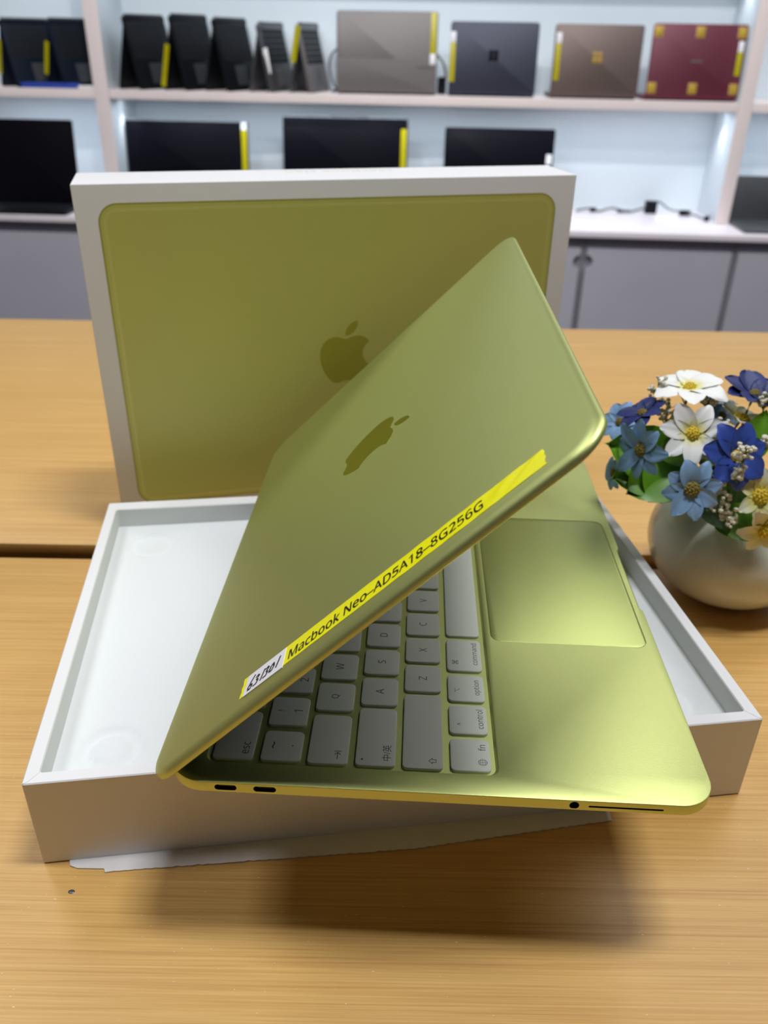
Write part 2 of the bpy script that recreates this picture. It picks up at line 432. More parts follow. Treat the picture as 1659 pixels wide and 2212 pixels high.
# laptops shown from the back on the middle shelf
SHZ = 15.02
def label_strip(parent, cx, z0, z1, w, y, white='top'):
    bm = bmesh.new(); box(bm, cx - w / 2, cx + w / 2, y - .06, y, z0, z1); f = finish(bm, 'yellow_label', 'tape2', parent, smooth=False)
    f['label'] = 'yellow stick-on label'
    if white:
        a, b = (z1 - 3.2, z1) if white == 'top' else (z0, z0 + 3.2)
        bm = bmesh.new(); box(bm, cx - w / 2, cx + w / 2, y - .1, y - .06, a, b); finish(bm, 'white_tag', 'white', f, smooth=False)
def back_laptop(s0, s1, ztop, m, lbl, extra):
    w = s1 - s0; d = BD + 3.2
    t = shelf_obj('laptop', (s0 + s1) / 2, d, SHZ); tag(t, lbl, 'laptop')
    H = ztop - SHZ
    bm = bmesh.new(); plate(bm, w, 17.5, 1.2, 0, 1.2, .25, cy=9.2); finish(bm, 'base', m, t)
    lidm = Matrix.Rotation(pi / 2 - .09, 4, 'X'); lidm.translation = Vector((0, 0, .6))
    bm = bmesh.new(); plate(bm, w, H, 1.0, 0, .7, .2, cy=H / 2); f = finish(bm, 'lid', m, t, mtx=lidm)
    bm = bmesh.new(); box(bm, -w / 2 + .5, w / 2 - .5, .6, H - .6, -.06, -.01); finish(bm, 'screen', 'glass', t, smooth=False, mtx=lidm)
    for x in (-w / 2 + 3, w / 2 - 3):
        bm = bmesh.new(); tube(bm, [(x - 2, .5, .75), (x + 2, .5, .75)], .42, 10); finish(bm, 'hinge', 'metal', t)
    extra(t, w, H, lidm)
    return t
def on_lid(name, m, t, lidm, x0, x1, y0, y1, z=.72, th=.08, r=.1):
    bm = bmesh.new(); plate(bm, x1 - x0, y1 - y0, r, z, z + th, .02, cx=(x0 + x1) / 2, cy=(y0 + y1) / 2)
    return finish(bm, name, m, t, mtx=lidm)
def yl(t, lidm, x, y0, y1, w=1.7, white='top'):
    # the lid's outer face looks to the camera, mirrored left to right in the lid's own frame
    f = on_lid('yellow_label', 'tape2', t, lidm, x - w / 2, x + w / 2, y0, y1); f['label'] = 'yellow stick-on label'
    a, b = (y1 - 3, y1) if white == 'top' else (y0, y0 + 3)
    on_lid('white_tag', 'white', f, None, x - w / 2, x + w / 2, a, b, .8, .04)
def flip(m): return m
# lid local: x runs along the shelf to the right, y up the lid, +z (after the turn) towards the camera
def ex_grey(t, w, H, lm):
    yl(t, lm, w / 2 - 1.4, H * .36, H - .3, 1.8, 'bottom')
    on_lid('lower_band', 'lgrey2', t, lm, -w / 2 + .1, w / 2 - .1, .3, H * .42, .70, .05)
    text_mesh('lettering', 'ThinkBook', 'ink', t, lm @ T(w / 2 - 6.8, H * .30, .78), width=5.6, align='BOX')
def ex_navy(t, w, H, lm):
    yl(t, lm, -w / 2 + .9, H * .17, H * .86)
    f = None
    for i in (0, 1):
        for j in (0, 1): on_lid('logo_tile', 'glass', t, lm, -1.45 + i * 1.6, .0 + i * 1.6 - .1, H * .47 + j * 1.6, H * .47 + 1.5 + j * 1.6, .71, .03)
def ex_rose(t, w, H, lm):
    yl(t, lm, -w / 2 + 1.4, H * .22, H * .88)
    for i in (0, 1):
        for j in (0, 1): on_lid('logo_tile', 'goldt', t, lm, -1.45 + i * 1.6, .0 + i * 1.6 - .1, H * .47 + j * 1.6, H * .47 + 1.5 + j * 1.6, .71, .03)
def ex_red(t, w, H, lm):
    yl(t, lm, w / 2 - 1.5, H * .32, H * .78, 1.7)
    for fx, fy in ((-.44, .89), (0, .89), (.44, .89), (-.44, .14), (0, .14), (.44, .14)):
        on_lid('gold_sticker', 'goldt', t, lm, fx * w - 1.4, fx * w + 1.4, fy * H - 1.6, fy * H + 1.6, .71, .04)
        on_lid('sticker_mark', 'tape2', t, lm, fx * w - .4, fx * w + .5, fy * H - .8, fy * H + .7, .75, .03)
    on_lid('logo_bar', 'lgrey2', t, lm, -1.8, 1.8, H * .49, H * .49 + .6, .71, .03)
back_laptop(-19.4, 13.3, 38.3, 'lgrey', 'warm grey two-tone laptop seen from behind with a yellow label at its right edge', ex_grey)
back_laptop(17.4, 45.6, 35.8, 'navy', 'slate blue laptop seen from behind with a dark square logo', ex_navy)
back_laptop(50.6, 78.6, 35.6, 'rose', 'rose taupe laptop seen from behind with a gold square logo', ex_rose)
back_laptop(81.3, 112.0 - 1.2, 36.2, 'red', 'burgundy laptop with six gold stickers on its lid', ex_red)

# laptops standing like tents
def tent(s, ds, ztop, m1, m2, lbl, spread=(5.4, 4.6), strip=None, group=None, dd=19.0, extra=None):
    h = ztop - SHZ
    d0 = BD + 1.6
    t = shelf_obj('tent_laptop', s, d0, SHZ); tag(t, lbl, 'laptop', group)
    L = math.hypot(ds, dd); ax = Vector((ds, dd, 0)) / L; perp = Vector((ax.y, -ax.x, 0))    # perp points right
    apex = Vector((0, 0, h - .3))
    for side, sp, th, mm, nm in ((-1, spread[0], .7, m1, 'screen_half'), (1, spread[1], 1.3, m2, 'keyboard_half')):
        foot = perp * (side * sp) + Vector((0, 0, .05))
        dn = (foot - apex); ln = dn.length; dn.normalize()
        mtx = axes(ax, -dn, foot)                 # x along hinge, y up the slope
        nz = mtx.to_3x3() @ Vector((0, 0, 1)); out = 1 if nz.dot(perp * side) > 0 else -1
        bm = bmesh.new()
        z0, z1 = (0, th) if out > 0 else (-th, 0)
        plate(bm, L, ln, .9, z0 - out * th, z1 - out * th, .18, cx=L / 2, cy=ln / 2)
        f = finish(bm, nm, mm, t, mtx=mtx)
        zo = 0.0
        if side == 1:
            bm = bmesh.new()
            for r in range(6):
                for c in range(13):
                    x0 = 1.2 + c * (L - 2.4) / 13; y0 = ln * .42 + r * ln * .085
                    box(bm, x0, x0 + (L - 2.4) / 13 - .25, y0, y0 + ln * .085 - .25, min(0, .12 * out), max(0, .12 * out))
            kk = finish(bm, 'keyboard', 'keyb', f, smooth=False)
            bm = bmesh.new(); box(bm, L * .33, L * .67, ln * .08, ln * .36, min(0, .04 * out), max(0, .04 * out)); finish(bm, 'touchpad', 'greyp' if m2 != 'greyp' else 'lgrey', f, smooth=False)
        else:
            bm = bmesh.new(); box(bm, .8, L - .8, 1.0, ln - .8, min(0, .05 * out), max(0, .05 * out)); finish(bm, 'screen', 'glass', f, smooth=False)
            if strip:
                # label folded over the near end of the screen half
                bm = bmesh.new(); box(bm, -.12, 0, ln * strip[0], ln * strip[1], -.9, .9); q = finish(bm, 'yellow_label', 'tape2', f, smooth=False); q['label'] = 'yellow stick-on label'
    bm = bmesh.new(); tube(bm, [apex + ax * .8, apex + ax * (L - .8)], .55, 10); finish(bm, 'hinge', 'metal', t)
    if extra: extra(t, L, h)
g = 'laptops standing like tents'
tent(-88.2, 7.5, 36.7, 'blackp', 'blackp', 'black tent-standing laptop next to the left upright, right of it', group=g)
tent(-72.9, 7.0, 37.0, 'blackp', 'blackp', 'black tent-standing laptop with a yellow strip, second right of the left upright', strip=(.05, .62), group=g)
tent(-58.9, 6.5, 36.2, 'blackp', 'blackp', 'black tent-standing laptop, third right of the left upright', group=g)
def ex_t4(t, L, h):
    bm = bmesh.new(); box(bm, 3.0, 4.4, -.4, -.1, h * .25, h * .62, .1)
    finish(bm, 'price_tag', 'clear', t, mtx=Matrix.Rotation(-.14, 4, 'Y'))
tent(-44.4, 4.6, 35.1, 'greyp', 'greyp', 'slim graphite tent-standing laptop with a white tag hanging at its end', spread=(4.6, 4.2), group=g, extra=ex_t4)
tent(-31.4, 3.6, 35.1, 'greyp', 'lgrey', 'slim grey tent-standing laptop with a yellow edge, left of the warm grey laptop', spread=(4.0, 4.2), strip=(.45, .98), group=g)
tent(-129.5, 11, 35.1, 'navyp', 'navyp', 'blue-black tent-standing laptop cut by the left edge of the view', strip=(.2, .7), group=g)
tent(-113.4, 8.5, 35.3, 'navyp', 'navyp', 'blue-black tent-standing laptop just left of the left upright', spread=(5.2, 4.0), strip=(.2, .68), group=g)

# cable loop behind the warm grey laptop
def curve_tube(name, pts, r, m, parent=None, n=8, res=8):
    P = [Vector(p) for p in pts]; out = []
    for i in range(len(P) - 1):
        p0 = P[max(i - 1, 0)]; p1 = P[i]; p2 = P[i + 1]; p3 = P[min(i + 2, len(P) - 1)]
        for k in range(res):
            u = k / res
            out.append(.5 * ((2 * p1) + (p2 - p0) * u + (2 * p0 - 5 * p1 + 4 * p2 - p3) * u * u + (3 * p1 - p0 - 3 * p2 + p3) * u ** 3))
    out.append(P[-1]); bm = bmesh.new(); tube(bm, out, r, n)
    return finish(bm, name, m, parent)
o = curve_tube('charging_cable', [SH(-18.5, 41, 27), SH(-21.5, 40, 27.5), SH(-23.6, 39, 24), SH(-22.5, 36, 19), SH(-20.6, 32, 15.6), SH(-21.6, 29, 15.5), SH(-20, 27, 15.6)], .35, 'cable')
tag(o, 'black charging cable looped beside the warm grey laptop', 'cable')
o = curve_tube('charging_cable', [SH(13.4, 30, 26.6), SH(15.6, 27, 24), SH(16.4, 26, 20), SH(15.2, 26, 15.5)], .35, 'cable')
tag(o, 'black cable hanging between the warm grey and slate laptops', 'cable')
bm = bmesh.new(); box(bm, -1.3, 1.3, -1.5, 1.5, 0, 5.2, .4); o = finish(bm, 'power_adapter', 'blackp'); o.location = SH(15.2, 33, SHZ) * S; o.rotation_euler = (0, 0, SY + .2)
tag(o, 'small black power adapter between the warm grey and slate laptops', 'power adapter')

# things on the front of the left shelf
bm = bmesh.new(); box(bm, -10, 10, -1.5, 1.5, 0, 1.5, .15); o = finish(bm, 'flat_box', 'bluebox'); o.location = SH(-116, BD + 1.6, SHZ) * S; o.rotation_euler = (0, 0, SY)
tag(o, 'flat blue box lying on the edge of the left shelf', 'box')
o['label'] = 'flat blue box lying on the front edge of the left shelf'
bm = bmesh.new(); plate(bm, 5.6, 2.6, 1.2, 0, .9, .3); o = finish(bm, 'acrylic_puck', 'clear'); o.location = SH(-103.6, BD + 1.5, SHZ) * S; o.rotation_euler = (0, 0, SY)
tag(o, 'small glossy white oval holder beside the flat blue box', 'holder')

# open laptops with dark screens on the counter
def front_laptop(s0, s1, ztop, d, lbl, strip=None, wtag=None, frame='greyp'):
    w = s1 - s0; H = ztop - CT; t = shelf_obj('open_laptop', (s0 + s1) / 2, d, CT + .02); tag(t, lbl, 'laptop', 'open laptops on the counter')
    dep = min(22, d - 1.0)
    bm = bmesh.new(); plate(bm, w, dep, 1.0, 0, 1.5, .25, cy=-dep / 2 + .2); finish(bm, 'base', 'blackp', t)
    bm = bmesh.new()
    for r in range(5):
        for c in range(14):
            x0 = -w / 2 + 1.5 + c * (w - 3) / 14; y0 = -dep * .62 + r * dep * .11
            box(bm, x0, x0 + (w - 3) / 14 - .3, y0, y0 + dep * .11 - .3, 1.5, 1.6)
    finish(bm, 'keyboard', 'keyb', t, smooth=False)
    m = Matrix.Rotation(pi / 2 - .12, 4, 'X'); m.translation = Vector((0, 0, 1.2))
    hl = (H - 1.2) / cos(.12)
    bm = bmesh.new(); plate(bm, w, hl, .8, -.6, 0, .12, cy=hl / 2); f = finish(bm, 'lid', frame, t, mtx=m)
    bm = bmesh.new(); plate(bm, w - .7, hl - .7, .6, 0.01, .06, .02, cy=hl / 2); finish(bm, 'screen', 'glass', f)
    if strip:
        x = w / 2 - 1.5
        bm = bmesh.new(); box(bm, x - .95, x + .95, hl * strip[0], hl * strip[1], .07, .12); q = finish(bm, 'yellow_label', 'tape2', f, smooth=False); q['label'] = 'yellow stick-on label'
    if wtag:
        x = w / 2 - 1.5
        bm = bmesh.new(); box(bm, x - .95, x + .95, hl * wtag[0], hl * wtag[1], .07, .13); finish(bm, 'white_tag', 'white', f, smooth=False)
    return t
front_laptop(-139.5, -109.0, 5.6, 15, 'open laptop with a dark screen at the far left of the counter', frame='blackp')
front_laptop(-95.2, -51.4, 5.3, 27, 'open laptop with a dark screen right of the left upright, yellow label at its edge', strip=(.2, .90), wtag=(.90, .99))
tt = front_laptop(-39.3, 4.4, 7.5, 27, 'tallest open laptop with a dark screen, second from the left upright, over the box', strip=(.2, .88))
bm = bmesh.new(); box(bm, -5, 8, 0, 0.6, 29.4, 30.1, .1); finish(bm, 'camera_bump', 'metal', tt, mtx=T(0, 4.2, 0))
front_laptop(17.1, 54.8, 5.1, 27, 'smaller open laptop with a dark screen above the right end of the box', wtag=(.58, .70), frame='blackp')
t = shelf_obj('closed_laptop', 127, 14, CT + .02); tag(t, 'grey laptop lying on the counter right of the right upright', 'laptop')
bm = bmesh.new(); plate(bm, 22, 20, 1, 0, 1.1, .2); finish(bm, 'base', 'greyp', t)
lm = Matrix.Rotation(pi / 2 - .1, 4, 'X'); lm.translation = Vector((0, 10, 1))
bm = bmesh.new(); plate(bm, 22, 14, 1, 0, .6, .15, cy=7); finish(bm, 'lid', 'greyp', t, mtx=lm)
t['label'] = 'grey laptop standing open on the counter right of the right upright'
t.name = 'open_laptop_grey'; t.name = 'open_laptop'

# loose adapter and cable on the counter
z = CT + .45
t = shelf_obj('power_cable', 0, 0, 0); tag(t, 'loose black power cable with plugs lying at the back of the counter', 'cable')
pp = [(66, 36, z), (70, 37, z + .6), (74, 36, z), (79, 38, z + .8), (84, 36, z), (88, 38, z + .4), (91, 37, z + 1.6)]
curve_tube('cable', pp, .42, 'cableg', t)
curve_tube('cable', [(92, 37, z + 2.6), (95, 37, z + 3.6), (99, 36, z + 1.2), (103, 34, z + .8), (107, 31, z + .3), (109, 25, z)], .36, 'cableg', t)
for (x0, y0, z0, a, b, c, nm) in ((92.5, 37, CT + .02, 2.0, 1.6, 4.2, 'plug'), (104, 33.6, CT + .02, 1.9, .9, 1.9, 'connector'), (109.2, 24, CT + .02, .8, .7, 1.8, 'connector'), (72, 36.5, CT + .02, 1.2, .7, 1.5, 'connector'), (83, 36.6, CT + .02, 2.3, .6, 1.0, 'connector')):
    bm = bmesh.new(); box(bm, x0 - a, x0 + a, y0 - b, y0 + b, z0, z0 + c, .35); finish(bm, nm, 'blackp', t)

# ------------------------------------------------------------------ the two tables
def table(name, y0, y1, x0, x1, lbl, th=3.2):
    cx, cy = (x0 + x1) / 2, (y0 + y1) / 2
    t = empty(name, (cx, cy, FLOOR)); H = -FLOOR; tag(t, lbl, 'table', 'wooden display tables')
    w, d = x1 - x0, y1 - y0
    bm = bmesh.new(); box(bm, -w / 2, w / 2, -d / 2, d / 2, H - th, H, .12); finish(bm, 'tabletop', 'wood', t)
    for sx in (-1, 1):
        for sy in (-1, 1):
            bm = bmesh.new(); x = sx * (w / 2 - 6); y = sy * (d / 2 - 6); box(bm, x - 2.5, x + 2.5, y - 2.5, y + 2.5, 0, H - th, .2); finish(bm, 'leg', 'wood', t)
    bm = bmesh.new(); box(bm, -w / 2 + 6, w / 2 - 6, -d / 2 + 4, d / 2 - 4, H - 9, H - th - .05); finish(bm, 'apron', 'wood', t, smooth=False)
    return t
table('display_table', -22, 48.1, -85, 85, 'front light wooden table carrying the open tray and laptop')
table('display_table', 49.9, 102.8, -85, 85, 'rear light wooden table behind the gap, under the standing box', .8)
for (x, y, rx_, ry_, m, lb) in ((-12.9, 22.5, .16, .11, 'greyp', 'dark'), ):
    bm = bmesh.new(); lathe(bm, [(.001, .02), (.10, .018), (.13, .0), ], 14); o = finish(bm, 'crumb', m); o.location = (x * S, y * S, 0); o.scale = (1.1, .8, 1)
    tag(o, 'tiny dark grey crumb on the table in front of the tray', 'crumb')

# ------------------------------------------------------------------ shallow white tray (box base) and its torn tab
TX, TY, TZ_, TL, TW, THH = -14.572, 23.827, .14233, 32.337, 23.72, 4.873
FL = 3.5
t = empty('box_tray', (TX, TY, .10), (0, 0, TZ_)); tag(t, 'open shallow white cardboard tray lying under the laptop', 'tray')
z0 = -.02
bm = bmesh.new()
rim = .62
o0 = [(0, 0), (TL, 0), (TL, TW), (0, TW)]; i0 = [(rim, rim), (TL - rim, rim), (TL - rim, TW - rim - .35), (rim, TW - rim - .35)]
HZ = THH - .1
def rl(p, z, o): # small rounded loop of a rectangle
    x0_, y0_, x1_, y1_ = p; return [(x, y, z) for x, y in rr(x1_ - x0_ - 2 * o, y1_ - y0_ - 2 * o, max(.09 - o, .02), 3, (x0_ + x1_) / 2, (y0_ + y1_) / 2)]
OUT = (0, 0, TL, TW); INN = (rim, rim, TL - rim, TW - rim - .35)
loft(bm, [rl(OUT, z0, .0), rl(OUT, HZ - .05, 0), rl(OUT, HZ, .05)], True, False)
a = [bm.verts.new(p) for p in rl(OUT, HZ, .05)]; b = [bm.verts.new(p) for p in rl(INN, HZ, -.05)]
for i in range(len(a)): bm.faces.new((a[i], a[(i + 1) % len(a)], b[(i + 1) % len(a)], b[i]))
bmesh.ops.remove_doubles(bm, verts=bm.verts[:], dist=.0005)
finish(bm, 'outer_wall', 'card', t)
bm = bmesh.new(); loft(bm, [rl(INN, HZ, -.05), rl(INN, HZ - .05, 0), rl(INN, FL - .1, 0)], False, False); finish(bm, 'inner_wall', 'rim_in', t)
# mitre creases at the front corners of the rim
for (x, sg) in ((0, 1), (TL, -1)):
    bm = bmesh.new(); tube(bm, [(x + sg * .03, .03, HZ + .002), (x + sg * .22, .12, HZ + .004), (x + sg * .42, .36, HZ + .004), (x + sg * .6, .6, HZ + .002)], .012, 6); finish(bm, 'corner_seam', 'tabcard', t)
# moulded insert with four round foot recesses
bm = bmesh.new()
ix0, iy0, ix1, iy1 = INN; nx, ny = 108, 78
feet = [(2.95, 2.95), (2.9, 20.5), (TL - 2.95, 2.95), (TL - 2.9, 20.5)]
grid = []
for j in range(ny + 1):
    row = []
    for i in range(nx + 1):
        x = ix0 + (ix1 - ix0) * i / nx; y = iy0 + (iy1 - iy0) * j / ny; z = FL - .1
        e = min(x - ix0, ix1 - x, y - iy0, iy1 - y)
        z += .10 * math.exp(-(e / .45) ** 2)
        for fx, fy in feet:
            r = math.hypot(x - fx, y - fy)
            z += -.17 * 1.4 * math.exp(-((r - 1.12) / .2) ** 2) + .07 * math.exp(-(r / .6) ** 2)
        row.append(bm.verts.new((x, y, z)))
    grid.append(row)
for j in range(ny):
    for i in range(nx): bm.faces.new((grid[j][i], grid[j][i + 1], grid[j + 1][i + 1], grid[j + 1][i]))
finish(bm, 'moulded_insert', 'insert', t, recalc=False)

# torn tab sheet lying under the tray, sticking out in front
bm = bmesh.new()
fr = [(-13.45, 23.95), (-13.35, 23.72), (-13.0, 23.6), (-11.85, 23.6), (-11.75, 23.42)]
x = -11.6
k = 0
while x < 11.0:
    yb = 23.45 + (x + 11.6) * (24.91 - 23.45) / 13.3 + max(0, x - 1.7) * .08
    fr.append((x, yb + (.05 if k % 2 else 0) * random.uniform(.2, 1.2))); x += .22; k += 1
fr += [(11.0, 31), (-13.45, 28)]
poly(bm, fr, 0.01, .07)
o = finish(bm, 'card_sheet', 'tabcard', smooth=False)
tag(o, 'thin white card sheet with a torn perforated edge sticking out under the tray', 'card')

# ------------------------------------------------------------------ standing product box with printed laptop lid
BX, BY, BZ = -18.827, 51.929, .24649
BL, BDp, BH = 32.337, 4.89, 23.72
t = empty('product_box', (BX, BY, .0), (0, 0, BZ)); tag(t, 'white product box standing upright with an olive laptop lid printed on it', 'box')
bm = bmesh.new(); box(bm, 0, BL, 0, BDp, 0.01, BH, .09); finish(bm, 'carton', 'card', t)
pm = axes((1, 0, 0), (0, 0, 1), (0, 0, 0))          # drawn on the front face: x right, y up, normal towards the camera
pcx, pcy = BL / 2, 2.05 + 20.55 / 2
bm = bmesh.new(); loft(bm, [[(x, y, 0.0) for x, y in rr(29.75, 20.6, 1.2, 10, pcx, pcy)], [(x, y, .010) for x, y in rr(29.75, 20.6, 1.2, 10, pcx, pcy)]]); p = finish(bm, 'printed_lid', 'print_edge', t, smooth=False, mtx=pm)
for off, mm, zz_ in ((.10, 'print_', .013), (.30, 'print_rim', .016), (.48, 'print_', .019)):
    bm = bmesh.new(); loft(bm, [[(x, y, .0) for x, y in rr(29.75 - 2 * off, 20.6 - 2 * off, 1.2 - off, 10, pcx, pcy)], [(x, y, zz_) for x, y in rr(29.75 - 2 * off, 20.6 - 2 * off, 1.2 - off, 10, pcx, pcy)]])
    finish(bm, 'print_field', mm, p, smooth=False)
emblem('printed_logo', 'print_logo', p, T(16.35, 12.42, .0195), 4.45, .004)
text_mesh('box_lettering', 'MacBook Neo', 'gold_text', t, axes((-1, 0, 0), (0, -1, 0), (20.4, 4.05, BH + .002)), width=7.2, height=.85, align='BOX')

# ------------------------------------------------------------------ the laptop
LW, LD, TB, TLD = 29.75, 20.64, .6325, .339
LZ, LX, LY = 1.53615, .00852, .01943
LM = Matrix.Rotation(LZ, 4, 'Z') @ Matrix.Rotation(LX, 4, 'X') @ Matrix.Rotation(LY, 4, 'Y')
LM.translation = Vector((2.30006, 35.72019, 7.2217))
lap = empty('laptop', mtx=LM)
tag(lap, 'half-open yellow-green aluminium laptop balanced over the white tray, yellow label on its lid', 'laptop')
KX, KY0, KY1 = 13.93, -2.60, 8.30                      # keyboard well
PX, PY0, PY1 = 5.80, -9.86, -2.80 - .05                # trackpad
YB = 9.55                                              # the base ends a little before the lid's hinge edge
def base_loop(off, z, notch=0.0, r=1.35):
    pts = rr(LW - 2 * off, LD / 2 + YB - 2 * off, r - off, 12, 0, (YB - LD / 2) / 2)
    # the last corner arc ends on the right side; the front edge lies between arcs 3 and 4
    out = []
    n = 13
    for i, p in enumerate(pts):
        out.append(p)
        if i == 3 * n - 1:                             # end of the front-left arc
            yf = -LD / 2 + off
            for x, k in ((-3.0, 0), (-2.85, .25), (-2.72, .8), (-2.6, 1), (2.6, 1), (2.72, .8), (2.85, .25), (3.0, 0)):
                out.append((x, yf + notch * k))
    return [(x, y, z) for x, y in out]
bm = bmesh.new()
levels = [(.42, .0, 0), (.24, .02, 0), (.1, .075, 0), (.02, .15, 0), (0, .23, 0), (0, TB - .035, .13), (.012, TB - .01, .15), (.035, TB, .16)]
rings = [[bm.verts.new(p) for p in base_loop(o_, z_, nn)] for o_, z_, nn in levels]
n = len(rings[0])
# the flat left side runs between the end of arc 2 (index 25) and the start of arc 3 (index 26)
SIDE = 25
for li in range(len(rings) - 1):
    a, b = rings[li], rings[li + 1]
    for i in range(n):
        if i == SIDE and li == 4: continue
        bm.faces.new((a[i], a[(i + 1) % n], b[(i + 1) % n], b[i]))
bm.faces.new(rings[0][::-1])
# left side face with the port openings
q = [rings[4][SIDE], rings[4][SIDE + 1], rings[5][SIDE + 1], rings[5][SIDE]]
ports = [(7.33, .385, .80, .26, .125), (5.91, .385, .82, .26, .125), (-5.18, .385, .35, .35, .172), (-7.02, .36, 2.66, .085, .04)]
hrings = []
for (yc, zc, w, h, r) in ports:
    hrings.append([bm.verts.new((-LW / 2, yc + x, zc + y)) for x, y in rr(w, h, r, 6)])
fill(bm, [q] + hrings)
# top: wells for the keyboard and the trackpad
wk = [bm.verts.new((x, y, TB)) for x, y in rr(2 * KX, KY1 - KY0, .42, 8, 0, (KY0 + KY1) / 2)]
wt = [bm.verts.new((x, y, TB)) for x, y in rr(2 * PX + .06, PY1 - PY0 + .06, .53, 8, 0, (PY0 + PY1) / 2)]
fill(bm, [rings[-1], wk, wt])
def well(loop, off, depth, rr_args):
    prev = loop
    for o_, z_ in ((off * .35, -.02), (off, -depth)):
        w, h, r, nn, cx, cy = rr_args
        cur = [bm.verts.new((x, y, TB + z_)) for x, y in rr(w - 2 * o_, h - 2 * o_, r - o_ * .5, nn, cx, cy)]
        for i in range(len(cur)): bm.faces.new((prev[i], prev[(i + 1) % len(cur)], cur[(i + 1) % len(cur)], cur[i]))
        prev = cur
    bm.faces.new(prev)
well(wk, .12, .12, (2 * KX, KY1 - KY0, .42, 8, 0, (KY0 + KY1) / 2))
well(wt, .0, .06, (2 * PX + .06, PY1 - PY0 + .06, .53, 8, 0, (PY0 + PY1) / 2))
base = finish(bm, 'base', 'alu', lap, angle=.45)
bm = bmesh.new(); plate(bm, 2 * PX, PY1 - PY0, .5, TB - .05, TB - .008, .02, 8, 0, (PY0 + PY1) / 2)
finish(bm, 'trackpad', 'pad', lap)
for (yc, zc, w, h, r), nm in zip(ports, ('usb_port', 'usb_port', 'headphone_jack', 'side_slot')):
    bm = bmesh.new()
    A = [[(-LW / 2 + dx, yc + x, zc + y) for x, y in rr(w + .004, h + .004, r, 6)] for dx in (.004, .35)]
    loft(bm, A, False, True)
    if nm == 'usb_port': box(bm, -LW / 2 + .1, -LW / 2 + .34, yc - w * .32, yc + w * .32, zc - .03, zc + .03)
    finish(bm, nm, 'hole', lap)
for (x, y) in ((-12.6, -8.2), (12.6, -8.2), (-12.6, 7.6), (12.6, 7.6)):
    bm = bmesh.new(); lathe(bm, [(.001, -.10), (.55, -.10), (.65, -.04), (.65, .01)], 24, x, y); finish(bm, 'rubber_foot', 'blackp', lap)

# keys
ROWS = [(-2.31, -.80), (-.52, 1.00), (1.26, 2.76), (3.03, 4.55), (4.79, 6.30), (6.58, 8.09)]
P = 1.92
def key(x0, x1, y0, y1, legends=()):
    bm = bmesh.new(); w, h = x1 - x0, y1 - y0; cx, cy = (x0 + x1) / 2, (y0 + y1) / 2
    lv = [(0, TB - .118), (0, TB - .045), (.02, TB - .018), (.06, TB - .006)]
    loft(bm, [[(x, y, z) for x, y in rr(w - 2 * o_, h - 2 * o_, .2 - o_ * .5, 5)] for o_, z in lv])
    for v in bm.verts: v.co.z -= TB
    k = finish(bm, 'key', 'key', lap, mtx=T(cx, cy, TB))
    for (s_, px, py, hh, al) in legends:      # px,py in 0..1 of the key
        text_mesh('legend', s_, 'legend', k, T((px - .5) * w, (py - .5) * h, -.0055), height=hh, align='CENTER', thick=.0008)
CAP = .34
def let(s_): return ((s_, .5, .5, CAP, 0),)
def two(a_, b_, ha=.30, hb=CAP): return ((a_, .5, .74, ha, 0), (b_, .5, .27, hb, 0))
# bottom row
y0, y1 = ROWS[0]
key(-13.72, -12.06, y0, y1, (('fn', .72, .20, .28, 0), ('🌐', .27, .20, .34, 0)))
key(-11.80, -10.16, y0, y1, (('control', .52, .19, .26, 0), ('^', .32, .75, .13, 0)))
key(-9.93, -8.27, y0, y1, (('option', .52, .19, .31, 0), ('⌥', .40, .75, .20, 0)))
key(-8.00, -5.82, y0, y1, (('command', .54, .20, .25, 0), ('⌘', .26, .76, .27, 0)))
key(-5.55, 3.83, y0, y1)
key(4.09, 6.26, y0, y1, (('command', .46, .20, .25, 0), ('⌘', .76, .76, .27, 0)))
key(6.52, 8.16, y0, y1, (('option', .48, .19, .31, 0), ('⌥', .60, .75, .20, 0)))
key(8.42, 10.06, y0, y0 + .72, (('◀', .5, .5, .2, 0),)); key(10.26, 11.9, y0, y0 + .72, (('▼', .5, .5, .2, 0),)); key(10.26, 11.9, y0 + .79, y1, (('▲', .5, .5, .2, 0),)); key(12.1, 13.73, y0, y0 + .72, (('▶', .5, .5, .2, 0),))
# shift row
y0, y1 = ROWS[1]
key(-13.73, -9.65, y0, y1, (('⇧', .10, .26, .30, 0),))
for i, c in enumerate(['Z', 'X', 'C', 'V', 'B', 'N', 'M', '<', '>', '?']):
    x = -9.46 + i * P; key(x, x + 1.70, y0, y1, let(c) if i < 7 else two(c, ',./'[i - 7], .24, .2))
key(9.75, 13.73, y0, y1, (('⇧', .90, .26, .30, 0),))
# home row
y0, y1 = ROWS[2]
key(-13.71, -10.60, y0, y1, (('中/英', .22, .22, .34, 0), ('•', .10, .83, .09, 0)))
for i, c in enumerate('ASDFGHJKL:"'):
    x = -10.41 + i * P; key(x, x + 1.68, y0, y1, let(c) if i < 9 else two(c, ";'"[i - 9], .2, .2))
key(-10.41 + 11 * P, 13.73, y0, y1, (('return', .62, .20, .26, 0),))
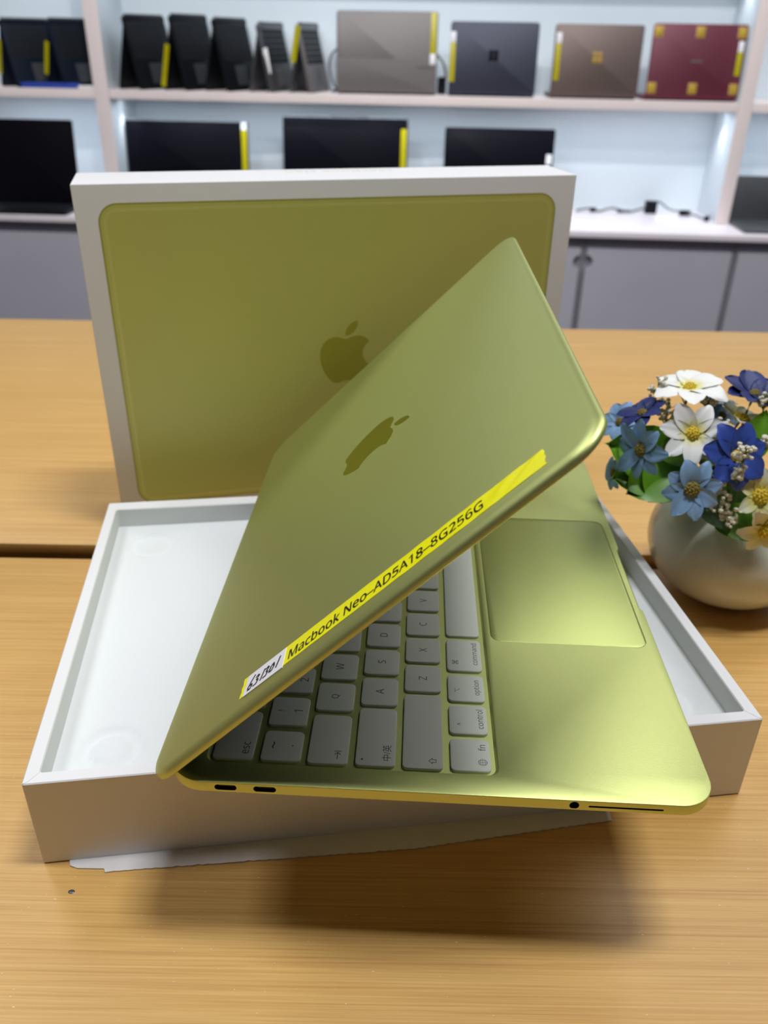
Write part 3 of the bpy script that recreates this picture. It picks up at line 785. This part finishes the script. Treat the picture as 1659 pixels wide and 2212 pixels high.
# q row
y0, y1 = ROWS[3]
key(-13.72, -11.10, y0, y1, ())
tabk = [o_ for o_ in lap.children if o_.name.startswith('key')][-1]
bm = bmesh.new()
for (xa, ya, xb, yb_) in ((-.17, 0, .17, 0), (.17, 0, .06, .11), (.17, 0, .06, -.11), (.23, -.14, .23, .14)):
    va, vb = Vector((xa, ya, 0)), Vector((xb, yb_, 0)); nn = (vb - va).normalized(); nn = Vector((-nn.y, nn.x, 0)) * .016
    bm.faces.new([bm.verts.new(p) for p in (va + nn, va - nn, vb - nn, vb + nn)])
finish(bm, 'legend', 'legend', tabk, smooth=False, mtx=T(-.88, -.36, -.005))
for i, c in enumerate('QWERTYUIOP{}|'):
    x = -10.85 + i * P; key(x, 13.73 if i == 12 else x + 1.68, y0, y1, let(c) if i < 10 else two(c, '[]\\'[i - 10], .3, .3))
# number row
y0, y1 = ROWS[4]
key(-13.69, -12.12, y0, y1, (('~', .50, .73, .10, 0), ('·', .5, .25, .06, 0)))
for i, (a_, b_) in enumerate(zip('!@#$%^&*()_+', '1234567890-=')):
    x = -11.81 + i * P; key(x, x + 1.63, y0, y1, ((a_, .5, .72, .06 if a_ == '_' else .26, 0), (b_, .5, .27, .05 if b_ == '-' else (.16 if b_ == '=' else CAP), 0)))
key(-11.81 + 12 * P, 13.73, y0, y1, (('delete', .60, .20, .26, 0),))
# function row
y0, y1 = ROWS[5]
key(-13.70, -11.10, y0, y1, (('esc', .23, .20, .24, 0),))
for i in range(12):
    x = -10.85 + i * P; key(x, x + 1.66, y0, y1, (('F%d' % (i + 1), .5, .2, .2, 0),))
key(-10.85 + 12 * P, 13.73, y0, y1)

# lid: hinged at (YH, TB+ZH), opened by TH
YH, ZH, TH = 9.3702, -.0652, .79062
LIDM = T(0, YH, TB + ZH) @ Matrix.Rotation(-TH, 4, 'X') @ T(0, -YH, -(TB + ZH))
bm = bmesh.new()
prof = [(.03, TB + .0), (0, TB + .03), (0, TB + .09), (.012, TB + .16), (.055, TB + .23), (.13, TB + .285), (.24, TB + .32), (.38, TB + TLD), ]
loft(bm, [[(x, y, z) for x, y in rr(LW - 2 * o_, LD - 2 * o_, 1.35 - o_ * .6, 12)] for o_, z in prof])
lid = finish(bm, 'lid', 'alu', lap, mtx=LIDM, angle=.6)
bm = bmesh.new(); plate(bm, LW - .5, LD - 1.5, 1.0, TB - .03, TB - .002, .01, 10, 0, -.4); finish(bm, 'display', 'glass', lid)
emblem('logo', 'alu_logo', lid, axes((-1, 0, 0), (0, -1, 0), (0.0, -.40, TB + TLD)), 4.3, .004)
bm = bmesh.new(); tube(bm, [(-12.2, YH - .02, TB - .16), (12.2, YH - .02, TB - .16)], .17, 12); finish(bm, 'hinge', 'metal', lap)

# label along the lid's left edge: a strip of yellow tape with a white paper tag over its lower end
ZT = TB + TLD
lab = None
bm = bmesh.new()
ys = [5.32 - k * (5.32 + 8.28) / 90 for k in range(91)]
top, bot = [], []
random.seed(3)
for k, y in enumerate(ys):
    u = k / 90; xc0 = -13.97 - .21 * u; xc1 = -12.90 - .28 * u
    row = []
    for j in range(7):
        x = xc0 + (xc1 - xc0) * j / 6
        w = .012 + .006 * sin(y * 5 + j * .9) * (1 if u > .55 else .35)
        if u > .86: w += .028 * max(0, sin(y * 6.3 + j * 1.7)) * (.3 + sin(pi * j / 6))
        if k in (0, 90): w = .006 + random.random() * .01
        row.append((x, y + (random.uniform(-.05, .05) if k in (0, 90) else 0), ZT + w))
    top.append([bm.verts.new(p) for p in row]); bot.append([bm.verts.new((p[0], p[1], ZT + .001)) for p in row])
for k in range(90):
    for j in range(6):
        bm.faces.new((top[k][j], top[k][j + 1], top[k + 1][j + 1], top[k + 1][j])); bm.faces.new((bot[k][j], bot[k + 1][j], bot[k + 1][j + 1], bot[k][j + 1]))
    bm.faces.new((top[k][0], top[k + 1][0], bot[k + 1][0], bot[k][0])); bm.faces.new((top[k][6], bot[k][6], bot[k + 1][6], top[k + 1][6]))
for k in (0, 90):
    for j in range(6): bm.faces.new((top[k][j], bot[k][j], bot[k][j + 1], top[k][j + 1]))
lab = finish(bm, 'adhesive_label', 'yellow', lap, mtx=LIDM); lab['label'] = 'yellow tape label with black print and a white handwritten tag'
text_mesh('printed_text', 'Macbook Neo–AD5A18–8G256G', 'ink', lab, axes((-.004, -1, 0), (1, -.004, 0), (-13.86, 2.83, ZT + .0215)), width=8.72, height=.55, heavy=.016, align='BOX', thick=.002)
bm = bmesh.new(); poly(bm, [(-14.02, 5.12), (-12.93, 5.08), (-12.98, 3.06), (-14.08, 3.06)], ZT + .006, ZT + .026); finish(bm, 'white_tag', 'white', lab, smooth=False)
# handwriting, strokes in a unit box per glyph
G = {'6': [[(.75, 1.35), (.35, .8), (.1, .3), (.2, .02), (.55, .0), (.75, .25), (.6, .5), (.25, .42)]],
     '3': [[(.2, .85), (.5, 1.0), (.75, .85), (.45, .55), (.75, .4), (.6, .05), (.1, .02)]],
     '1': [[(.6, 1.05), (.35, 0)]],
     '0': [[(.6, .85), (.2, .6), (.15, .1), (.55, .05), (.8, .45), (.6, .85), (.35, .8)]]}
bm = bmesh.new(); xx = 0
for ch in '631301':
    wd = .17 if ch == '1' else .27
    for st in G[ch]:
        pts = []
        for (gx, gy) in st:
            yy = 4.95 - (xx + gx * .30 + gy * .06); x_ = -13.85 + gy * .48 + xx * .06
            pts.append((x_, yy, ZT + .029))
        for a_, b_ in zip(pts, pts[1:]):
            va, vb = Vector(a_), Vector(b_); dd = (vb - va).normalized(); nn = Vector((-dd.y, dd.x, 0)) * .044; va -= dd * .02; vb += dd * .02
            vs = [bm.verts.new(p) for p in (va + nn, va - nn, vb - nn, vb + nn)]; bm.faces.new(vs)
            vs2 = [bm.verts.new(v.co + Vector((0, 0, .002))) for v in vs]; bm.faces.new(vs2)
    xx += wd + .03
finish(bm, 'handwriting', 'ink', lab, smooth=False)

# small carton in the tray that carries the laptop (hidden under it)
bm = bmesh.new()
Linv = LM
def lapw(x, y, z): return Linv @ Vector((x, y, z))
cs = [(-8.5, -6.5), (9.5, -6.5), (9.5, 6.0), (-8.5, 6.0)]
topv = [lapw(x, y, -.005) for x, y in cs]
a_ = [bm.verts.new((v.x, v.y, FL + .06)) for v in topv]; b_ = [bm.verts.new(v) for v in topv]
for i in range(4): bm.faces.new((a_[i], a_[(i + 1) % 4], b_[(i + 1) % 4], b_[i]))
bm.faces.new(a_[::-1]); bm.faces.new(b_)
o = finish(bm, 'inner_carton', 'card', smooth=False)
tag(o, 'small white inner carton in the tray supporting the laptop from below', 'carton')

# ------------------------------------------------------------------ vase with artificial flowers
VX, VY = 22.45, 46.1
t = empty('flower_vase', (VX, VY, 0)); tag(t, 'round grey-green glazed ceramic vase holding artificial flowers', 'vase')
bm = bmesh.new()
prof = []
for k in range(25):
    a = -1.20 + k * (1.20 + .95) / 24
    prof.append((5.2 * cos(a) ** .92, 3.75 + 4.1 * sin(a)))
zb = prof[0][1]
prof = [(.01, 0.02), (prof[0][0] * .9, 0.02), (prof[0][0], .10)] + [(r, max(z_, .12 + .02 * i)) for i, (r, z_) in enumerate(prof)]
rt, zt_ = prof[-1]
prof += [(rt - .12, zt_ + .12), (rt - .35, zt_ + .08), (rt - .42, zt_ - .2), (rt - .1, zt_ - 1.4)]
lathe(bm, prof, 64); finish(bm, 'body', 'vase', t)
bm = bmesh.new(); lathe(bm, [(.01, zt_ - .5), (rt * .6, zt_ - .55), (rt - .3, zt_ - .75)], 40); finish(bm, 'flower_foam', 'soil', t)

def petal(bm, L, W, ang, cup, droop, r0=.12, notch=.06, seed=0):
    rnd = random.Random(seed); nu, nv = 8, 6
    ca, sa = cos(ang), sin(ang); g = []
    for i in range(nu + 1):
        u = i / nu; hw = W / 2 * (.28 + .72 * sin(pi * min(1, .12 + u * .80)) ** .8) * (1 if u < .9 else .86)
        row = []
        for j in range(nv + 1):
            v = j / nv * 2 - 1
            tip = (1 - notch * (1 - abs(v)) * (u > .95)) - .16 * (v * v) * u
            x = r0 + (L - r0) * u * tip; y = hw * v
            z = cup * L * (u * .9 - u * u * .9) * 1.6 + droop * L * u * u + .10 * W * (v * v) * (1 - .5 * u) + .015 * sin(7 * v + seed) * L
            row.append(bm.verts.new((x * ca - y * sa, x * sa + y * ca, z)))
        g.append(row)
    for i in range(nu):
        for j in range(nv): bm.faces.new((g[i][j], g[i + 1][j], g[i + 1][j + 1], g[i][j + 1]))
MOUTH = Vector((VX, VY, zt_ - .5))
def flower(name, c, nrm, R, m, mc, label, n=7, droop=.05, cup=.25, rot=0., center=.28, wf=.62, group='artificial flowers in the vase', stem=True):
    c = Vector(c); nz = Vector(nrm).normalized(); ax = Vector((1, 0, 0)); ex = (ax - nz * ax.dot(nz)).normalized(); ey = nz.cross(ex)
    m4 = Matrix((ex, ey, nz)).transposed().to_4x4(); m4.translation = c
    t = empty(name, mtx=m4); tag(t, label, 'flower', group)
    for k in range(n):
        bm = bmesh.new(); rn = random.Random(int(c.x * 100) + k)
        petal(bm, R * rn.uniform(.9, 1.06), R * wf * rn.uniform(.9, 1.1), rot + 2 * pi * k / n + rn.uniform(-.1, .1), cup * rn.uniform(.6, 1.3), droop + rn.uniform(-.12, .12), seed=k)
        finish(bm, 'petal', m, t, recalc=False)
    bm = bmesh.new(); rr_ = R * center
    prof = [(rr_ * cos(a_), .02 + rr_ * .75 * sin(a_)) for a_ in [pi / 2 * q / 6 for q in range(7)]]
    lathe(bm, prof + [], 18)
    for q in range(22):
        a_ = q * 2.4; r_ = rr_ * math.sqrt(q / 22) * .95; h_ = rr_ * .75 * math.sqrt(max(0, 1 - (r_ / rr_) ** 2))
        bmesh.ops.create_icosphere(bm, subdivisions=1, radius=rr_ * .16, matrix=T(r_ * cos(a_), r_ * sin(a_), h_ + .03))
    finish(bm, 'flower_centre', mc, t)
    if stem:
        inv = m4.inverted(); dst = MOUTH + Vector(((c.x - VX) * .3, (c.y - VY) * .3, -.2))
        p0 = c; p1 = c - nz * R * .8 + Vector((0, 0, -.3)); p3 = dst; p2 = (p1 + dst) / 2 + Vector((0, 0, .4))
        curve_tube('stem', [inv @ p for p in (p0, p1, p2, p3)], .07, 'stem', t, n=6, res=5)
    return t
FD = [
    ('white_flower', (17.52, 45.5, 14.21), (-0.1, -0.12, 1), 2.3, 'p_white', 'c_yel', 'white flower at the very top, facing upward', {'n': 6, 'rot': 0.3, 'wf': 0.62, 'center': 0.16}),
    ('white_flower', (17.17, 42.8, 12.53), (-0.15, -0.8, 0.5), 2.04, 'p_white', 'c_yel', 'open white flower with a yellow centre facing the camera', {'n': 7, 'rot': 0.2, 'wf': 0.52, 'center': 0.2}),
    ('white_flower', (21.01, 41.2, 9.5), (0.1, -0.85, 0.4), 1.79, 'p_cream', 'c_yel', 'cream flower with a yellow throat at the right edge, upper of two', {'n': 6, 'rot': 0.5, 'wf': 0.55}),
    ('white_flower', (21.47, 40.5, 7.78), (0.1, -0.8, -0.1), 1.7, 'p_cream', 'c_yel', 'cream flower hanging at the right edge over the vase, lower of two', {'n': 6, 'rot': 0.1, 'wf': 0.6}),
    ('white_flower', (21.37, 46.5, 11.83), (0.3, -0.1, 0.9), 1.75, 'p_cream', 'c_yel', 'cream flower seen from the side above the royal blue flower', {'n': 6, 'droop': 0.25, 'stem': True}),
    ('blue_flower', (14.16, 41.8, 11.97), (-0.85, -0.5, 0.12), 1.93, 'p_sky', 'c_olive', 'pale blue flower on the left side facing left', {'n': 8, 'wf': 0.5, 'center': 0.2}),
    ('blue_flower', (16.87, 40.6, 10.21), (-0.02, -0.9, 0.25), 1.82, 'p_sky', 'c_olive', 'pale blue flower in front, hanging over the vase rim', {'n': 8, 'rot': 0.2, 'wf': 0.58, 'center': 0.26}),
    ('blue_flower', (14.47, 47.5, 11.14), (-0.6, -0.5, 0.6), 1.51, 'p_sky', 'c_olive', 'small pale blue flower behind the navy one on the left', {'n': 7, 'center': 0.2}),
    ('blue_flower', (13.71, 44.5, 9.13), (-0.9, -0.3, 0.1), 1.16, 'p_sky', 'c_olive', 'small pale blue flower at the lower left among leaves', {'n': 7, 'center': 0.2}),
    ('blue_flower', (20.35, 48.5, 12.19), (0.2, 0.1, 0.95), 1.61, 'p_sky', 'c_olive', 'pale blue flower behind the top white one', {'n': 7, 'center': 0.2}),
    ('blue_flower', (21.06, 48.5, 11.27), (0.1, -0.3, 0.9), 1.26, 'p_sky', 'c_olive', 'pale blue flower behind the middle white one', {'n': 7, 'center': 0.2}),
    ('navy_flower', (14.74, 44.5, 12.99), (-0.5, -0.05, 0.85), 1.61, 'p_navy', 'c_olive', 'navy blue flower at the upper left of the bunch', {'n': 7, 'center': 0.18}),
    ('navy_flower', (22.05, 47.0, 13.3), (0.1, -0.12, 1), 2.24, 'p_navy', 'c_olive', 'navy blue flower at the top right seen edge-on', {'n': 9, 'center': 0.15, 'droop': 0.12, 'wf': 0.7}),
    ('navy_flower', (19.44, 41.8, 11.68), (0.08, -0.85, 0.45), 2.11, 'p_royal', 'c_yel', 'royal blue flower at the right facing the camera', {'n': 7, 'rot': 0.35, 'wf': 0.66, 'center': 0.17}),
]
for (nm, c, nr, R, m, mc, lb, kw) in FD:
    flower(nm, c, nr, R, m, mc, lb, **kw)

def leaf(base, tip, w, label, m='leaf', curl=.18, side=(0, -.5, 1)):
    b, tp = Vector(base), Vector(tip); ex = (tp - b); L = ex.length; ex.normalize(); s_ = Vector(side); ey = s_.cross(ex).normalized(); ez = ex.cross(ey)
    m4 = Matrix((ex, ey, ez)).transposed().to_4x4(); m4.translation = b
    bm = bmesh.new(); g = []; nu, nv = 10, 6
    for i in range(nu + 1):
        u = i / nu; hw = w / 2 * sin(pi * (u ** .8)) ** .75 + .03
        g.append([bm.verts.new((L * u, hw * (j / nv * 2 - 1), curl * L * sin(pi * u) * .6 + .16 * w * abs(j / nv * 2 - 1) - .25 * curl * L * u * u)) for j in range(nv + 1)])
    for i in range(nu):
        for j in range(nv): bm.faces.new((g[i][j], g[i + 1][j], g[i + 1][j + 1], g[i][j + 1]))
    o = finish(bm, 'leaf', m, recalc=False); mm = m4.copy(); mm.translation *= S; o.matrix_world = mm
    tag(o, label, 'leaf', 'artificial leaves in the vase'); return o
LEAVES = [
    (((16.51, 44.0, 10.11), (12.61, 43.5, 11.52), 3.4, 'green leaf pointing left under the navy flower'), {'side': (-0.1, -0.9, 0.5)}),
    (((16.38, 43.5, 10.05), (12.91, 42.5, 9.75), 3.0, 'green leaf pointing left at the lower left'), {'side': (-0.1, -0.9, 0.5)}),
    (((16.66, 43.0, 10.61), (13.81, 42.0, 9.04), 3.2, 'green leaf drooping toward the laptop below the left pale blue flower'), {'side': (-0.1, -0.9, 0.5)}),
    (((16.74, 43.0, 10.9), (15.09, 41.8, 8.66), 3.0, 'green leaf hanging straight down left of the front pale blue flower'), {'side': (-0.1, -0.9, 0.5)}),
    (((17.81, 43.8, 11.42), (15.18, 42.6, 11.21), 2.2, 'bright green leaf behind the left pale blue flower'), {'side': (-0.1, -0.9, 0.5)}),
    (((19.96, 43.0, 7.63), (21.05, 40.8, 6.7), 2.3, 'bright green leaf hanging over the vase rim at the right'), {'side': (-0.1, -0.9, 0.5)}),
    (((21.07, 44.5, 9.95), (22.0, 45.0, 13.15), 1.8, 'pointed green leaf rising at the right edge'), {'side': (-0.1, -0.9, 0.5)}),
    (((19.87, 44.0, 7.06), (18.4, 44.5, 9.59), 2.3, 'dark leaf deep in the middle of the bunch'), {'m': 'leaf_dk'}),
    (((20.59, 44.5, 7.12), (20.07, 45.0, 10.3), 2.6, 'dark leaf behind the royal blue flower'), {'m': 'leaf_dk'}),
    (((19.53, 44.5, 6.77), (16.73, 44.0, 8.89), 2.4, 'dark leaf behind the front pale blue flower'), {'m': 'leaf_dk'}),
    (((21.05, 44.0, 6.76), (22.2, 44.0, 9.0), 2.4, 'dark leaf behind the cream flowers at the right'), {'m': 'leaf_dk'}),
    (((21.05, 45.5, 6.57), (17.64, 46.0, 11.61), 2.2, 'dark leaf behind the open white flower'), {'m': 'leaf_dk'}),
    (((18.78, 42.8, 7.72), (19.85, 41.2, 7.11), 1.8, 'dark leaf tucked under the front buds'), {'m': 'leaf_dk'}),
]
for a in LEAVES: leaf(*a[0], **a[1])

def sprig(c, h, label, nb=34, spread=.6, seed=0, long=1.0):
    rnd = random.Random(seed); c = Vector(c); t = empty('bud_sprig', c); tag(t, label, 'flower sprig', 'white bud sprigs in the vase')
    bm = bmesh.new(); bs = bmesh.new()
    for k in range(nb):
        a = rnd.uniform(0, 2 * pi); r_ = spread * math.sqrt(rnd.random()); z_ = rnd.uniform(-.5, .5) * long * spread * 2
        p = Vector((r_ * cos(a), r_ * sin(a), z_)) * (1 - .25 * max(0, z_ / (spread * 2 * long)))
        bmesh.ops.create_icosphere(bm, subdivisions=1, radius=rnd.uniform(.09, .16), matrix=T(*p))
        tube(bs, [p, Vector((0, 0, p.z - .35))], .02, 4)
    dst = MOUTH + Vector(((c.x - VX) * .3, (c.y - VY) * .3, -.2)) - c
    tube(bs, [Vector((0, 0, spread * long * .8)), Vector((0, 0, -spread * long)), dst * .5 + Vector((0, 0, .3)), dst], .045, 6)
    finish(bm, 'bud_cluster', 'bud', t)['kind'] = 'stuff'; finish(bs, 'stem', 'stem', t)
SPR = [
    (((15.87, 46.0, 13.78), 1.3, 'tall bud sprig left of the top white flower'), {'seed': 1, 'long': 1.7, 'nb': 30, 'spread': 0.55}),
    (((17.57, 47.5, 14.02), 1, 'pointed bud sprig behind the top white flower'), {'seed': 2, 'long': 1.5, 'spread': 0.38}),
    (((16.34, 45.0, 12.76), 1, 'bud sprig between the navy and the white flowers'), {'seed': 3, 'long': 1.7, 'spread': 0.55}),
    (((18.45, 44.6, 13.74), 1, 'bud sprig right of the top white flower'), {'seed': 4, 'spread': 0.45}),
    (((18.72, 43.2, 12.72), 1, 'bud sprig right of the open white flower'), {'seed': 5, 'spread': 0.55}),
    (((17.91, 42.6, 11.41), 1, 'bud sprig below the open white flower'), {'seed': 6, 'spread': 0.4}),
    (((19.41, 40.8, 12.44), 1, 'bud sprig in front of the royal blue flower'), {'seed': 7, 'spread': 0.55, 'long': 0.7}),
    (((18.27, 41.6, 10.96), 1, 'bud sprig left of the royal blue flower'), {'seed': 8, 'spread': 0.4}),
    (((19.4, 40.9, 11.19), 1, 'bud sprig below the royal blue flower'), {'seed': 9, 'spread': 0.4}),
    (((18.73, 41.4, 10.29), 1, 'small bud sprig in the middle of the bunch'), {'seed': 10, 'spread': 0.32}),
    (((18.72, 40.9, 9.32), 1, 'dense bud sprig right of the front pale blue flower'), {'seed': 11, 'spread': 0.55, 'nb': 34}),
    (((19.45, 40.8, 8.41), 1, 'lowest bud sprig at the vase rim'), {'seed': 12, 'spread': 0.45, 'nb': 34}),
    (((22.08, 45.5, 13.61), 1, 'bud sprig at the right edge beside the navy flower'), {'seed': 13, 'spread': 0.4}),
    (((21.49, 43.0, 12.01), 1, 'bud sprig at the right edge beside the royal blue flower'), {'seed': 14, 'spread': 0.35}),
]
for a in SPR: sprig(*a[0], **a[1])
